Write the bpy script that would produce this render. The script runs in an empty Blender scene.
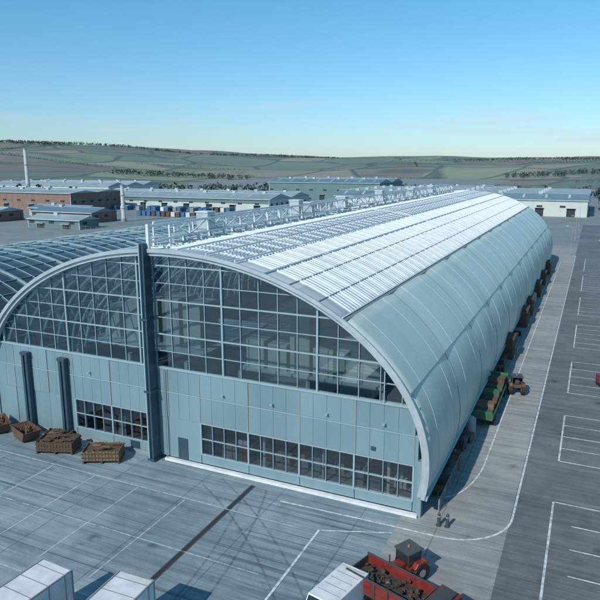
import bpy, math, random, bmesh
from mathutils import Vector, Matrix, noise
random.seed(7)
S=bpy.context.scene
COL=S.collection
R=math.radians

# ------------------------------------------------------------------ materials
def newmat(name):
    m=bpy.data.materials.new(name); m.use_nodes=True
    nt=m.node_tree; b=nt.nodes['Principled BSDF']
    return m,nt,b
def N(nt,t,**k):
    n=nt.nodes.new(t)
    for a,v in k.items():
        if a in n.inputs: n.inputs[a].default_value=v
        else: setattr(n,a,v)
    return n
def mixc(nt,f,a,b,blend='MIX'):
    n=nt.nodes.new('ShaderNodeMix'); n.data_type='RGBA'; n.blend_type=blend
    for s,v in ((0,f),(6,a),(7,b)):
        if isinstance(v,bpy.types.NodeSocket): nt.links.new(v,n.inputs[s])
        elif s==0: n.inputs[0].default_value=v
        else: n.inputs[s].default_value=(*v,1)
    return n.outputs[2]
def pos(nt,scale=(1,1,1),rot=(0,0,0)):
    g=nt.nodes.new('ShaderNodeNewGeometry'); m=nt.nodes.new('ShaderNodeMapping')
    m.inputs['Scale'].default_value=scale; m.inputs['Rotation'].default_value=rot
    nt.links.new(g.outputs['Position'],m.inputs[0]); return m.outputs[0]
def noisef(nt,vec,scale,detail=4,lo=.4,hi=.6,rough=.55,dist=0.):
    n=N(nt,'ShaderNodeTexNoise'); n.inputs['Scale'].default_value=scale; n.inputs['Detail'].default_value=detail
    n.inputs['Roughness'].default_value=rough; n.inputs['Distortion'].default_value=dist
    nt.links.new(vec,n.inputs['Vector'])
    r=N(nt,'ShaderNodeMapRange'); r.inputs[1].default_value=lo; r.inputs[2].default_value=hi
    nt.links.new(n.outputs[0],r.inputs[0]); return r.outputs[0]
def mulf(nt,a,k):
    n=N(nt,'ShaderNodeMath',operation='MULTIPLY'); nt.links.new(a,n.inputs[0])
    if isinstance(k,(int,float)): n.inputs[1].default_value=k
    else: nt.links.new(k,n.inputs[1])
    return n.outputs[0]
def mat(name,c,rough=.6,metal=0.,var=.25,scale=.6,c2=None,stretch=(1,1,1),bump=0.,coat=0.):
    m,nt,b=newmat(name)
    v=pos(nt,stretch)
    f=noisef(nt,v,scale,5,.3,.7)
    f2=noisef(nt,v,scale*9,3,.3,.7)
    dark=c2 or tuple(x*(1-var) for x in c)
    o=mixc(nt,f,dark,c)
    o=mixc(nt,mulf(nt,f2,var*.5),o,tuple(x*.6 for x in c))
    nt.links.new(o,b.inputs['Base Color'])
    b.inputs['Roughness'].default_value=rough; b.inputs['Metallic'].default_value=metal
    if coat: b.inputs['Coat Weight'].default_value=coat
    if bump:
        bp=N(nt,'ShaderNodeBump'); bp.inputs['Strength'].default_value=bump; bp.inputs['Distance'].default_value=.03
        nt.links.new(f2,bp.inputs['Height']); nt.links.new(bp.outputs[0],b.inputs['Normal'])
    return m
def glassmat(name,tint=(.3,.38,.42),rough=.03,refl=.12,gcol=(.8,.9,1)):
    m=bpy.data.materials.new(name); m.use_nodes=True; nt=m.node_tree; nt.nodes.clear()
    o=N(nt,'ShaderNodeOutputMaterial'); t=N(nt,'ShaderNodeBsdfTransparent'); t.inputs[0].default_value=(*tint,1)
    g=N(nt,'ShaderNodeBsdfGlossy'); g.inputs['Roughness'].default_value=rough; g.inputs[0].default_value=(*gcol,1)
    mx=N(nt,'ShaderNodeMixShader'); lw=N(nt,'ShaderNodeLayerWeight')
    p=N(nt,'ShaderNodeMath',operation='POWER'); p.inputs[1].default_value=4.; nt.links.new(lw.outputs['Facing'],p.inputs[0])
    a=N(nt,'ShaderNodeMath',operation='MULTIPLY_ADD'); a.inputs[1].default_value=.8; a.inputs[2].default_value=refl+.04
    nt.links.new(p.outputs[0],a.inputs[0]); nt.links.new(a.outputs[0],mx.inputs[0])
    nt.links.new(t.outputs[0],mx.inputs[1]); nt.links.new(g.outputs[0],mx.inputs[2]); nt.links.new(mx.outputs[0],o.inputs[0])
    return m

M={}
RS=(.35,2.6,.35)
M['shell']=mat('sage_shell_paint',(.55,.65,.60),.36,.1,.14,.22,stretch=(.5,1.6,.5))
M['shell2']=mat('sage_shell_paint_b',(.51,.61,.56),.36,.1,.14,.22,stretch=(.5,1.6,.5))
M['roofw']=mat('white_roof_metal',(.66,.73,.76),.30,.3,.25,.5,stretch=RS)
M['roofw2']=mat('pale_roof_metal',(.58,.66,.69),.32,.3,.25,.5,stretch=RS)
M['roofw3']=mat('grey_roof_metal',(.50,.585,.615),.33,.3,.25,.5,stretch=RS)
M['skyl']=mat('roof_louvre',(.50,.58,.61),.38,.2,.2,.8)
M['seam']=mat('seam_dark',(.25,.30,.31),.6,0,.2)
M['rib']=mat('white_steel',(.72,.77,.79),.4,.1,.15,1.)
M['rail']=mat('galvanised_steel',(.48,.56,.60),.4,.3,.2,1.)
M['darkglass']=mat('dark_roof_glass',(.05,.09,.11),.12,0,.4,.3)
M['roofglass']=glassmat('clear_roof_glass',(.40,.50,.56),.06,.10)
M['panel']=mat('facade_panel',(.215,.325,.375),.42,.1,.2,.25,stretch=(1,1,.3))
M['panel2']=mat('facade_panel_b',(.195,.30,.35),.42,.1,.2,.25,stretch=(1,1,.3))
M['steel']=mat('blue_grey_steel',(.05,.10,.14),.4,.3,.25,1)
M['mull']=mat('mullion_paint',(.33,.45,.50),.4,.2,.1,1)
M['glass']=glassmat('facade_glass',(.42,.53,.57),.03,.12,(.75,.93,1))
M['glass2']=glassmat('strip_glass',(.45,.48,.5),.05,.09)
M['intfloor']=mat('interior_floor',(.30,.32,.32),.6,0,.3,.3)
M['cream']=mat('cream_interior',(.62,.62,.56),.6,0,.2,.3)
M['orange']=mat('orange_rack',(.50,.25,.11),.5,0,.3,1)
M['blackm']=mat('black_rubber',(.02,.02,.02),.8,0,.2,3)
M['dark']=mat('dark_opening',(.03,.035,.04),.7,0,.3,1)
M['white']=mat('white_paint',(.74,.77,.78),.4,0,.25,1.2)
M['red']=mat('red_paint',(.24,.035,.028),.45,0,.45,2,coat=.1)
M['brown']=mat('rust_brown',(.14,.075,.055),.7,0,.4,1.5)
M['wood']=mat('timber',(.24,.16,.10),.8,0,.45,3,bump=.4)
M['wood2']=mat('timber_dark',(.11,.075,.05),.85,0,.4,3,bump=.4)
M['green']=mat('green_paint',(.05,.17,.085),.5,0,.4,1.5)
M['blue']=mat('blue_paint',(.05,.17,.33),.45,0,.2,1.)
M['grey']=mat('grey_paint',(.3,.32,.34),.5,0,.2,1)
M['dgrey']=mat('charcoal_paint',(.06,.065,.07),.45,0,.2,1)
M['yellow']=mat('yellow_paint',(.6,.38,.03),.45,0,.2,1)
M['brick']=mat('brick_wall',(.26,.175,.15),.85,0,.3,.4)
M['whroof']=mat('warehouse_roof',(.34,.43,.47),.5,.1,.3,.06)
M['bluroof']=mat('blue_grey_roof',(.17,.265,.33),.45,.1,.3,.05)
M['rlight']=mat('grp_rooflight',(.44,.52,.55),.4,0,.2,.2)
M['creamwall']=mat('cream_cladding',(.52,.57,.54),.6,0,.15,.2)
M['greenwall']=mat('green_cladding',(.12,.20,.21),.6,0,.15,.2)
M['carglass']=mat('vehicle_glass',(.02,.03,.035),.06,0,.1,1)
M['rubble']=mat('rubble',(.09,.075,.065),.9,0,.6,5,bump=.8)

def ground_mat(name,c1,c2,stain,joint=None,streak=.5,cs=(.06,.5,6),light=.45,rots=(6,62,96)):
    m,nt,b=newmat(name)
    v=pos(nt)
    o=mixc(nt,noisef(nt,v,cs[0],4,.35,.65),c1,c2)
    o=mixc(nt,mulf(nt,noisef(nt,v,cs[1],6,.42,.72,.65,.6),.65),o,stain)
    for rot,k in zip(rots,(streak,streak*.7,streak)):
        vs=pos(nt,(.04,1.1,1),(0,0,R(rot)))
        f=noisef(nt,vs,1.3,6,.5,.76,.65,.45)
        o=mixc(nt,mulf(nt,f,k),o,tuple(x*.5 for x in stain))
        vs=pos(nt,(.03,3.2,1),(0,0,R(rot+7)))
        f=noisef(nt,vs,1.1,4,.56,.68,.6,.5)
        f=mulf(nt,f,noisef(nt,v,.09,3,.45,.6))
        o=mixc(nt,mulf(nt,f,k),o,tuple(x*.35 for x in stain))
    vs=pos(nt,(.035,.7,1),(0,0,R(80)))
    o=mixc(nt,mulf(nt,noisef(nt,vs,1.7,6,.5,.78,.65,.4),light),o,tuple(min(1,x*1.5) for x in c2))
    if joint:
        bt=N(nt,'ShaderNodeTexBrick'); bt.offset=0.; bt.inputs['Scale'].default_value=1
        bt.inputs['Mortar Size'].default_value=.045; bt.inputs['Mortar Smooth'].default_value=.2
        bt.inputs['Brick Width'].default_value=joint[0]; bt.inputs['Row Height'].default_value=joint[1]
        bt.inputs['Color1'].default_value=(1,1,1,1); bt.inputs['Color2'].default_value=(.80,.80,.82,1); bt.inputs['Mortar'].default_value=(.36,.36,.36,1)
        nt.links.new(v,bt.inputs['Vector'])
        o=mixc(nt,.8,o,bt.outputs[0],'MULTIPLY')
    fine=noisef(nt,v,cs[2],4,.3,.7)
    o=mixc(nt,mulf(nt,fine,.3),o,tuple(x*.5 for x in c1))
    vo=N(nt,'ShaderNodeTexVoronoi'); vo.inputs['Scale'].default_value=.33; nt.links.new(v,vo.inputs['Vector'])
    r=N(nt,'ShaderNodeMapRange'); r.inputs[1].default_value=.22; r.inputs[2].default_value=.04; nt.links.new(vo.outputs['Distance'],r.inputs[0])
    o=mixc(nt,mulf(nt,mulf(nt,r.outputs[0],noisef(nt,v,.9,3,.45,.6)),.7),o,tuple(x*.3 for x in stain))
    nt.links.new(o,b.inputs['Base Color']); 
    rr=N(nt,'ShaderNodeMapRange'); rr.inputs[3].default_value=.55; rr.inputs[4].default_value=.9; nt.links.new(fine,rr.inputs[0]); nt.links.new(rr.outputs[0],b.inputs['Roughness'])
    bp=N(nt,'ShaderNodeBump'); bp.inputs['Strength'].default_value=.25; bp.inputs['Distance'].default_value=.02
    nt.links.new(fine,bp.inputs['Height']); nt.links.new(bp.outputs[0],b.inputs['Normal'])
    return m
M['apron']=ground_mat('apron_concrete',(.23,.325,.37),(.33,.42,.46),(.14,.20,.23),(7.5,6.),.8)
M['road']=ground_mat('service_road_concrete',(.33,.345,.335),(.42,.43,.41),(.23,.235,.23),(9,9),.5,rots=(88,95,92))
M['asph']=ground_mat('asphalt',(.14,.155,.16),(.20,.215,.22),(.09,.10,.105),None,.5,rots=(88,20,95))
M['gnd']=ground_mat('yard_ground',(.20,.245,.26),(.28,.32,.31),(.13,.16,.16),None,.3,(.012,.08,1))
def paintmat(name,c,wear=.5,base=0.,sc=1.6):
    m,nt,b=newmat(name); v=pos(nt)
    f=noisef(nt,v,sc,7,.42,.72,.75)
    b.inputs['Base Color'].default_value=(*c,1); b.inputs['Roughness'].default_value=.6
    t=N(nt,'ShaderNodeBsdfTransparent'); mx=N(nt,'ShaderNodeMixShader'); out=nt.nodes['Material Output']
    a=N(nt,'ShaderNodeMath',operation='ADD'); a.use_clamp=True; a.inputs[1].default_value=base; nt.links.new(mulf(nt,f,wear),a.inputs[0])
    nt.links.new(a.outputs[0],mx.inputs[0]); nt.links.new(b.outputs[0],mx.inputs[1]); nt.links.new(t.outputs[0],mx.inputs[2]); nt.links.new(mx.outputs[0],out.inputs[0])
    return m
M['line']=paintmat('worn_white_line',(.72,.78,.79),.9,.08)
M['line2']=paintmat('faded_white_line',(.66,.74,.76),.9,.32)
M['tyre']=paintmat('tyre_mark',(.05,.06,.07),.35,.74)

# ------------------------------------------------------------------ mesh builder
class MB:
    def __init__(s): s.v=[];s.f=[];s.m=[]
    def poly(s,pts,m=0):
        i=len(s.v); s.v+= [tuple(p) for p in pts]; s.f.append(tuple(range(i,i+len(pts)))); s.m.append(m)
    def box(s,x0,x1,y0,y1,z0,z1,m=0):
        i=len(s.v)
        s.v+=[(x0,y0,z0),(x1,y0,z0),(x1,y1,z0),(x0,y1,z0),(x0,y0,z1),(x1,y0,z1),(x1,y1,z1),(x0,y1,z1)]
        for f in ((0,3,2,1),(4,5,6,7),(0,1,5,4),(1,2,6,5),(2,3,7,6),(3,0,4,7)): s.f.append(tuple(i+k for k in f)); s.m.append(m)
    def beam(s,p,q,w,h=None,m=0,up=(0,0,1)):
        h=h or w; p=Vector(p);q=Vector(q); d=(q-p).normalized(); u=Vector(up)
        if abs(d.dot(u))>.98: u=Vector((0,1,0))
        r=d.cross(u).normalized(); u=r.cross(d)
        i=len(s.v)
        for c in (p,q):
            for a,b in ((-1,-1),(1,-1),(1,1),(-1,1)): s.v.append(tuple(c+r*a*w/2+u*b*h/2))
        for f in ((0,3,2,1),(4,5,6,7),(0,1,5,4),(1,2,6,5),(2,3,7,6),(3,0,4,7)): s.f.append(tuple(i+k for k in f)); s.m.append(m)
    def cyl(s,p,q,r1,r2=None,n=12,m=0):
        r2=r1 if r2 is None else r2
        p=Vector(p);q=Vector(q); d=(q-p).normalized(); u=Vector((0,0,1)) if abs(d.z)<.9 else Vector((1,0,0))
        a=d.cross(u).normalized(); b=a.cross(d); i=len(s.v)
        for c,r in ((p,r1),(q,r2)):
            for k in range(n):
                t=2*math.pi*k/n; s.v.append(tuple(c+a*math.cos(t)*r+b*math.sin(t)*r))
        for k in range(n):
            s.f.append((i+k,i+(k+1)%n,i+n+(k+1)%n,i+n+k)); s.m.append(m)
        s.f.append(tuple(i+k for k in range(n))); s.m.append(m); s.f.append(tuple(i+n+k for k in reversed(range(n)))); s.m.append(m)
    def extr(s,prof,x0,x1,m=0):
        i=len(s.v); n=len(prof)
        for x in (x0,x1):
            for (y,z) in prof: s.v.append((x,y,z))
        for k in range(n): s.f.append((i+k,i+(k+1)%n,i+n+(k+1)%n,i+n+k)); s.m.append(m)
        s.f.append(tuple(i+k for k in range(n))); s.m.append(m); s.f.append(tuple(i+n+k for k in reversed(range(n)))); s.m.append(m)
    def build(s,name,mats,parent=None,smooth=False,loc=None,rz=0,bevel=0,recalc=True):
        me=bpy.data.meshes.new(name); me.from_pydata(s.v,[],s.f)
        for mm in mats: me.materials.append(M[mm] if isinstance(mm,str) else mm)
        me.polygons.foreach_set('material_index',s.m)
        if smooth: me.polygons.foreach_set('use_smooth',[True]*len(s.f))
        me.update()
        if recalc:
            b=bmesh.new(); b.from_mesh(me); bmesh.ops.recalc_face_normals(b,faces=b.faces); b.to_mesh(me); b.free()
        o=bpy.data.objects.new(name,me); COL.objects.link(o)
        if parent: o.parent=parent
        if loc: o.location=loc
        o.rotation_euler[2]=rz
        if bevel:
            bv=o.modifiers.new('b','BEVEL'); bv.width=bevel; bv.segments=2; bv.limit_method='ANGLE'
        return o
def empty(name,loc=(0,0,0),rz=0):
    o=bpy.data.objects.new(name,None); COL.objects.link(o); o.location=loc; o.rotation_euler[2]=rz; return o
def inst(o,loc,rz=0,name=None):
    c=bpy.data.objects.new(name or o.name.split('.')[0],o.data); COL.objects.link(c); c.location=loc; c.rotation_euler[2]=rz
    for md in o.modifiers:
        if md.type=='BEVEL':
            b=c.modifiers.new('b','BEVEL'); b.width=md.width; b.segments=md.segments; b.limit_method='ANGLE'
    return c

# ------------------------------------------------------------------ ground
def sheet(name,x0,x1,y0,y1,z,m):
    g=MB(); g.poly([(x0,y0,z),(x1,y0,z),(x1,y1,z),(x0,y1,z)]); return g.build(name,[m])
sheet('ground',-9000,9000,-1500,12000,0,'gnd')
sheet('concrete_apron',-140,-12,-60,46.3,.02,'apron')
sheet('service_road',-12,-3.9,-60,240,.024,'road')
sheet('asphalt_yard',-3.9,90,-60,330,.02,'asph')
LZ=.045
L=MB()
def line(x0,y0,x1,y1,w=.16,z=LZ,m=0):
    d=Vector((x1-x0,y1-y0)).normalized(); n=Vector((-d.y,d.x))*w/2
    L.poly([(x0-n.x,y0-n.y,z),(x1-n.x,y1-n.y,z),(x1+n.x,y1+n.y,z),(x0+n.x,y0+n.y,z)],m)
def polyl(pts,w=.16,z=LZ,m=0):
    for a,b in zip(pts,pts[1:]): line(*a,*b,w,z,m)
cv=[(-3.75,215),(-3.75,49)]+[(-3.75-5*(1-math.cos(R(t))),49-5*math.sin(R(t))) for t in range(8,91,8)]
cv+=[(-14,43.9),(-22,43.6)]
polyl(cv,.18)
polyl([(-7.4,200),(-7.3,60)]+[(-7.3-2.6*(1-math.cos(R(t))),58-8*math.sin(R(t))) for t in range(0,91,10)],.14,LZ+.004)
for k,(y0,y1) in enumerate(((26,53.2),(61.5,74),(82,96),(104,120),(128,146),(154,176),(184,210))):
    line(-.9,y0,-.9,y1,.17)
    line(-.8,y1,10,y1,.16,LZ+.004); line(-.8,y0,10,y0,.16,LZ+.004)
    line(5,y0,5,y1,.14,LZ+.008)
    n=int((y1-y0)//3.1)
    for i in range(1,n): line(-.8 if k else .6,y0+i*(y1-y0)/n,4.9,y0+i*(y1-y0)/n,.14,LZ+.004)
for y in (66,71,76,81,100,105,110): line(-10.2,y,-7.5,y,.12,LZ+.008)
for y in (40.6,34.2,27.5): line(-75,y,-19,y,.12,LZ,1)
for x in (-70,-63,-56.5,-50.5,-44.5,-39.5,-34.5,-29.5): line(x,29.,x,40.4,.12,LZ+.004,1)
for x in (-37.5,-33.5,-22.5): line(x,8,x,27.3,.12,LZ+.004,1)
line(-17.3,28,-17.3,41,.18,LZ+.004); line(-17.1,41,-12,43,.14,LZ+.008)
line(-58,44.6,-38,44.6,.12,LZ,1)
L.build('painted_markings',['line','line2'])
T=MB()
def tline(pts,w=.3,z=.034):
    for a,b in zip(pts,pts[1:]):
        d=Vector((b[0]-a[0],b[1]-a[1])).normalized(); n=Vector((-d.y,d.x))*w/2
        T.poly([(a[0]-n.x,a[1]-n.y,z),(b[0]-n.x,b[1]-n.y,z),(b[0]+n.x,b[1]+n.y,z),(a[0]+n.x,a[1]+n.y,z)])
ti=0
for i in range(46):
    cx,cy=random.uniform(-80,-10),random.uniform(-10,42); rr=random.uniform(22,70); a0=random.uniform(0,6.28); da=random.uniform(.3,.8)
    mx,my=cx+rr*math.cos(a0+da/2),cy+rr*math.sin(a0+da/2)
    if not(-60<mx<-14 and 20<my<44): continue
    ti+=1
    for off in (0,1.9):
        pts=[]
        for k in range(25):
            t=a0+da*k/24; x=cx+(rr+off)*math.cos(t); y=cy+(rr+off)*math.sin(t)
            if y<45.2 and -130<x<-12.2: pts.append((x,y))
        if len(pts)>3: tline(pts,.20,.025+.0006*ti+(.0003 if off else 0))
T.build('tyre_marks',['tyre'])
g=MB(); g.box(-25.5,-25.25,5,45,-.05,.029); g.box(-25.62,-25.5,5,45,-.05,.031,1); g.box(-25.25,-25.13,5,45,-.05,.031,1)
g.build('drainage_channel',['dark','dgrey'])

# ------------------------------------------------------------------ hangar
CX,A,Z0,B=-34.5,24.5,4.5,16.0
Y0,Y1=45.55,198.
YF=46.35
hang=empty('aircraft_hangar')
def ep(t,off=0,cx=CX,a=A,b=B,z0=Z0):
    t=R(t); return (cx+(a+off)*math.cos(t), z0+(b+off)*math.sin(t))
def arcz(x,off=0):
    u=(x-CX)/(A+off)
    return Z0+(B+off)*math.sqrt(max(0,1-u*u)) if abs(u)<1 else -1
def arcx(z,off=0):
    if z<=Z0: return A+off
    w=(z-Z0)/(B+off); return (A+off)*math.sqrt(max(0,1-w*w))
BAY=12.7
def shell(name,t0,t1,nt_,mats,matf,off=0,bulge=0,ny=120,thick=.25,smooth=True):
    g=MB(); ys=[Y0+(Y1-Y0)*i/ny for i in range(ny+1)]
    for y in ys:
        fr=((y-Y0)/BAY)%1
        bo=off+bulge*math.sin(math.pi*fr)**.7 if bulge else off
        for k in range(nt_+1):
            x,z=ep(t0+(t1-t0)*k/nt_,bo); g.v.append((x,y,z))
    for i in range(ny):
        for k in range(nt_):
            a=i*(nt_+1)+k; g.f.append((a,a+1,a+nt_+2,a+nt_+1)); g.m.append(matf(i,k))
    o=g.build(name,mats,hang,smooth)
    if thick:
        sd=o.modifiers.new('s','SOLIDIFY'); sd.thickness=thick; sd.offset=-1
    return o
rt=[[random.choice((0,0,0,1)) for _ in range(3)] for _ in range(30)]
shell('lower_shell',-9,45,18,['shell','shell2'],lambda i,k:rt[i//5][0 if k<10 else 1],.05,.16,12*10,.3)
st=[[random.choice((0,0,0,1,1,2)) for _ in range(8)] for _ in range(70)]
shell('upper_roof',45.4,101,22,['roofw','roofw2','roofw3'],lambda i,k:st[i][k//5],-.05,0,60)
shell('left_roof_glazing',101.4,189,30,['roofglass'],lambda i,k:0,-.1,0,30,0)
g=MB()
def arcbeam(g,y,t0,t1,n,off,w,h,m=0):
    pts=[]
    for k in range(n+1):
        t=t0+(t1-t0)*k/n
        pts.append((ep(t,off),ep(t,off+h)))
    for (a,b),(c,d) in zip(pts,pts[1:]):
        i=len(g.v)
        for (x,z) in (a,b,c,d):
            g.v.append((x,y-w/2,z)); g.v.append((x,y+w/2,z))
        for f in ((2,3,7,6),(0,2,6,4),(1,5,7,3),(0,4,5,1)): g.f.append(tuple(i+q for q in f)); g.m.append(m)
arcbeam(g,Y0-.06,-9,189,90,-.18,.22,.34,4)
arcbeam(g,Y0+.3,-9,189,90,-.5,.5,.3,4)
nb=int((Y1-Y0)/BAY)
for i in range(1,nb+1):
    y=Y0+BAY*i
    if y<Y1: arcbeam(g,y,-9,45,24,.02,.12,.07,1)
for i in range(1,nb*4+1):
    y=Y0+BAY*i/4
    if i%4 and y<Y1: arcbeam(g,y,-9,45,24,.12,.04,.09 if i%2==0 else .075,3)
ns=60; st_=(Y1-Y0)/ns
for i in range(1,ns):
    y=Y0+st_*i
    arcbeam(g,y,45.6,100.5,20,-.06,.13,.15,0)
    arcbeam(g,y+.13,45.6,100.5,20,-.06,.10,.03,1)
    for q in (.25,.5,.75):
        arcbeam(g,y+st_*q,45.6,100.5,20,-.06,.05,.08,0)
for i in range(1,int((Y1-Y0)/2.54)+1):
    y=Y0+2.54*i
    arcbeam(g,y,101,188,34,-.12,.14,.3,2)
def lon(t,w,h,off=0,m=0,y0=Y0,y1=Y1):
    x,z=ep(t,off+h/2); u=Vector((math.cos(R(t))*B,0,math.sin(R(t))*A)).normalized()
    g.beam((x,y0,z),(x,y1,z),w,h,m,up=u)
lon(45.2,.25,.14,0,1); lon(45.9,.12,.2,0,0)
lon(22,.06,.25,0,1)
lon(-8.6,.4,.35,0,2)
for t in (52.5,60): lon(t,.06,.05,-.02,1)
for t in (66,101.2): lon(t,.10,.16,-.02,0)
for t in (110,119,128,137,146,155,164,173): lon(t,.10,.2,-.1,2)
g.build('roof_ribs',['rib','seam','mull','shell2','rail'],hang)
g=MB()
for t0,t1 in ((74.3,79.3),(81,86.2)):
    for i in range(0,ns):
        y=Y0+st_*i+.45
        for q in range(5):
            ta=t0+(t1-t0)*q/5; tb=t0+(t1-t0)*(q+.5)/5
            p0=ep(ta,.04);p1=ep(tb,.07)
            g.poly([(p0[0],y,p0[1]),(p1[0],y,p1[1]),(p1[0],y+st_-.7,p1[1]),(p0[0],y+st_-.7,p0[1])],0)
for t in (73.2,80.1,87.3):
    x,z=ep(t,.14); g.beam((x,Y0+.4,z),(x,Y1-.4,z),.13,.16,1)
g.build('roof_louvres',['skyl','rib'],hang)
g=MB()
def truss(x,ya,yb,z,h,step,w=.17):
    g.beam((x,ya,z),(x,yb,z),w,w,0); g.beam((x,ya,z+h),(x,yb,z+h),w*1.2,w*1.2,0)
    y=ya;k=0
    while y<yb-.01:
        y2=min(y+step,yb)
        g.beam((x,y,z),(x,y,z+h),w*.8,w*.8,0)
        g.beam((x,y,z if k%2 else z+h),(x,y2,z+h if k%2 else z),w*.6,w*.6,0)
        y=y2;k+=1
ZR=20.85
for x in (-37.0,-38.9):
    truss(x,50,186,ZR+.3,1.35,3.4)
for i in range(28):
    y=50+5*i
    for x in (-37.0,-38.9): g.beam((x,y,arcz(x)-.1),(x,y,ZR+.35),.24,.24,0)
    g.beam((-37.0,y,ZR+.35),(-38.9,y,ZR+.35),.14,.14,0)
for y in range(47,185,2): g.box(-38.8,-37.1,y,y+1.5,ZR+.38,ZR+.42,1)
for y,h in ((57,1.7),(80,1.8),(84,1.3),(98,1.5),(118,1.8),(141,1.5),(160,1.5)):
    g.box(-38.6,-37.15,y,y+1.4,ZR+.45,ZR+.5+h,1); g.box(-38.7,-37.1,y-.1,y+1.5,ZR+.5+h,ZR+.6+h,0)
g.beam((-36.2,45.7,20.3),(-36.2,45.7,22.8),.28,.28,0); g.beam((-36.2,45.7,22.6),(-37.0,52,22.5),.22,.22,0)
g.beam((-36.2,45.7,21.15),(-37.0,52,21.15),.2,.2,0)
for y in (58.,100.,150.):
    for d in (0,.7):
        pts=[ep(t,.35) for t in range(62,95,3)]
        for p,q in zip(pts,pts[1:]): g.beam((p[0],y+d,p[1]),(q[0],y+d,q[1]),.05,.05,0)
g.build('ridge_gantry',['rib','rail','dgrey'],hang)

gp=MB(); gm=MB()
cols=26; W=47.8/cols
xs=[CX-23.9+W*i for i in range(cols+1)]
zrows=[9.3+1.62*i for i in range(8)]
RO=-.35
def pane(g,xa,xb,za,zb,off,m=0,y=YF,jit=.0):
    zl=min(zb,arcz(xa,off)); zr=min(zb,arcz(xb,off))
    if zl<=za+.02 and zr<=za+.02: return
    dy=[random.uniform(-jit,jit) for _ in range(2)]
    if zl<=za or zr<=za:
        xc=CX+arcx(za,off)*(1 if zr<=za else -1)
        if zl<=za: pts=[(xc,y,za),(xb,y,za),(xb,y,zr)]
        else: pts=[(xa,y,za),(xc,y,za),(xa,y,zl)]
    else:
        pts=[(xa,y+dy[0],za),(xb,y-dy[0],za),(xb,y+dy[1]-dy[0],zr),(xa,y+dy[1]+dy[0],zl)]
    g.poly(pts,m)
for i in range(cols):
    for j in range(8):
        pane(gp,xs[i],xs[i+1],zrows[j],zrows[j]+1.62,-.3,0,YF,.02)
gp.build('facade_glazing',['glass'],hang,recalc=False)
for i in range(cols+1):
    x=xs[i]; zt=arcz(x,RO)
    if zt>9.3:
        w=.16 if i%5==1 else .06
        gm.box(x-w/2,x+w/2,YF-.10-(.06 if i%5==1 else 0),YF+.12,9.3,zt,0)
for j in range(8):
    z=zrows[j]; hx=arcx(z,RO)
    w=.055 if j%2 else .11
    if j: gm.box(CX-hx,CX+hx,YF-.085-(0 if j%2 else .04),YF+.09,z-w/2,z+w/2,0)
gm.build('facade_mullions',['mull'],hang)
g=MB()
XL,XR=CX-23.6,CX+23.6
STR=[(-31.6,-11.3),(-47.0,-37.4)]
def instrip(x0,x1): return any(a<=x0+.01 and x1<=b+.01 for a,b in STR)
edges=[XL,-55.4,-50.6,-47.0,-42.2,-37.4,-35.2,-31.6,-26.5,-21.4,-16.3,-11.3,XR]
for a,b in zip(edges,edges[1:]):
    k=edges.index(a)
    for (za,zb) in ((4.42,6.85),(6.98,9.16)):
        bb=min(b,CX+arcx(zb,-.3)); aa=max(a,CX-arcx(zb,-.3))
        n=max(1,round((bb-aa)/1.25)); wd=(bb-aa-.06)/n
        for q in range(n):
            g.box(aa+.03+q*wd,aa+.03+(q+1)*wd-.022,YF-.12-.03*(k%2)-random.choice((0,0,.006)),YF+.1,za,zb,(k+(1 if za>5 else 0))%2 if random.random()>.12 else 1-(k%2))
    if not instrip(a,b):
        g.box(a+.03,b-.03,YF-.14+.03*(k%2),YF+.1,.35,4.38,k%2)
    else:
        g.box(a+.03,b-.03,YF-.12,YF+.1,.35,1.22,0)
g.box(XL+.1,XR-.1,YF-.22,YF+.12,9.17,9.36,3)
g.box(XL+.05,XR-.05,YF-.18,YF+.05,6.87,6.96,3)
g.box(XL+.05,XR-.05,YF-.16,YF+.05,4.385,4.415,2)
g.box(-35.6,XR+.1,YF-.55,YF-.12,.02,.26,4)
g.box(XL,-37.2,YF-.3,YF-.12,.02,.34,2)
g.box(XL,XR,YF+.13,YF+.16,4.4,9.2,2)
for x in edges[1:-1]:
    g.box(x-.05,x+.05,YF-.2,YF-.1,4.45,9.15,2)
g.box(XR-.02,XR+.35,YF-.3,YF+.2,.0,4.9,0); g.box(XL-.35,XL+.02,YF-.3,YF+.2,.0,4.9,0)
g.build('facade_cladding',['panel','panel2','seam','mull','white'],hang)
g=MB(); gg=MB()
for a,b in STR:
    n=round((b-a)/1.27)
    for i in range(n+1):
        x=a+(b-a)*i/n; w=.15 if i%4==0 else .05
        g.box(x-w/2,x+w/2,YF-.16,YF+.06,1.23,4.38,0)
    for i in range(n):
        for (za,zb) in ((1.23,2.8),(2.8,4.38)):
            j=random.uniform(-.012,.012)
            gg.poly([(a+(b-a)*i/n,YF+j,za),(a+(b-a)*(i+1)/n,YF-j,za),(a+(b-a)*(i+1)/n,YF-j,zb),(a+(b-a)*i/n,YF+j,zb)])
    g.box(a,b,YF-.135,YF+.05,2.77,2.83,0); g.box(a,b,YF-.17,YF+.05,1.19,1.29,0); g.box(a,b,YF-.17,YF+.05,4.3,4.39,0)
g.build('strip_window_frames',['mull'],hang); gg.build('strip_window_glass',['glass2'],hang,recalc=False)
g=MB()
g.box(-36.7,-36.42,45.2,45.9,0,21.0,0); g.box(-36.4,-36.25,44.95,46.0,0,21.1,0); g.box(-36.85,-36.72,44.95,46.0,0,21.1,1)
for z in (0.1,7,14): g.box(-36.95,-36.15,44.9,46.05,z,z+.2,0)
for x in (-53.6,-48.4):
    for d in (0,.5): g.box(x+d,x+d+.3,45.6,46.05,0,8.6,0)
    g.box(x-.1,x+.9,45.55,46.1,8.4,8.7,0); g.box(x-.15,x+.95,45.5,46.1,0,.3,1)
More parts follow.
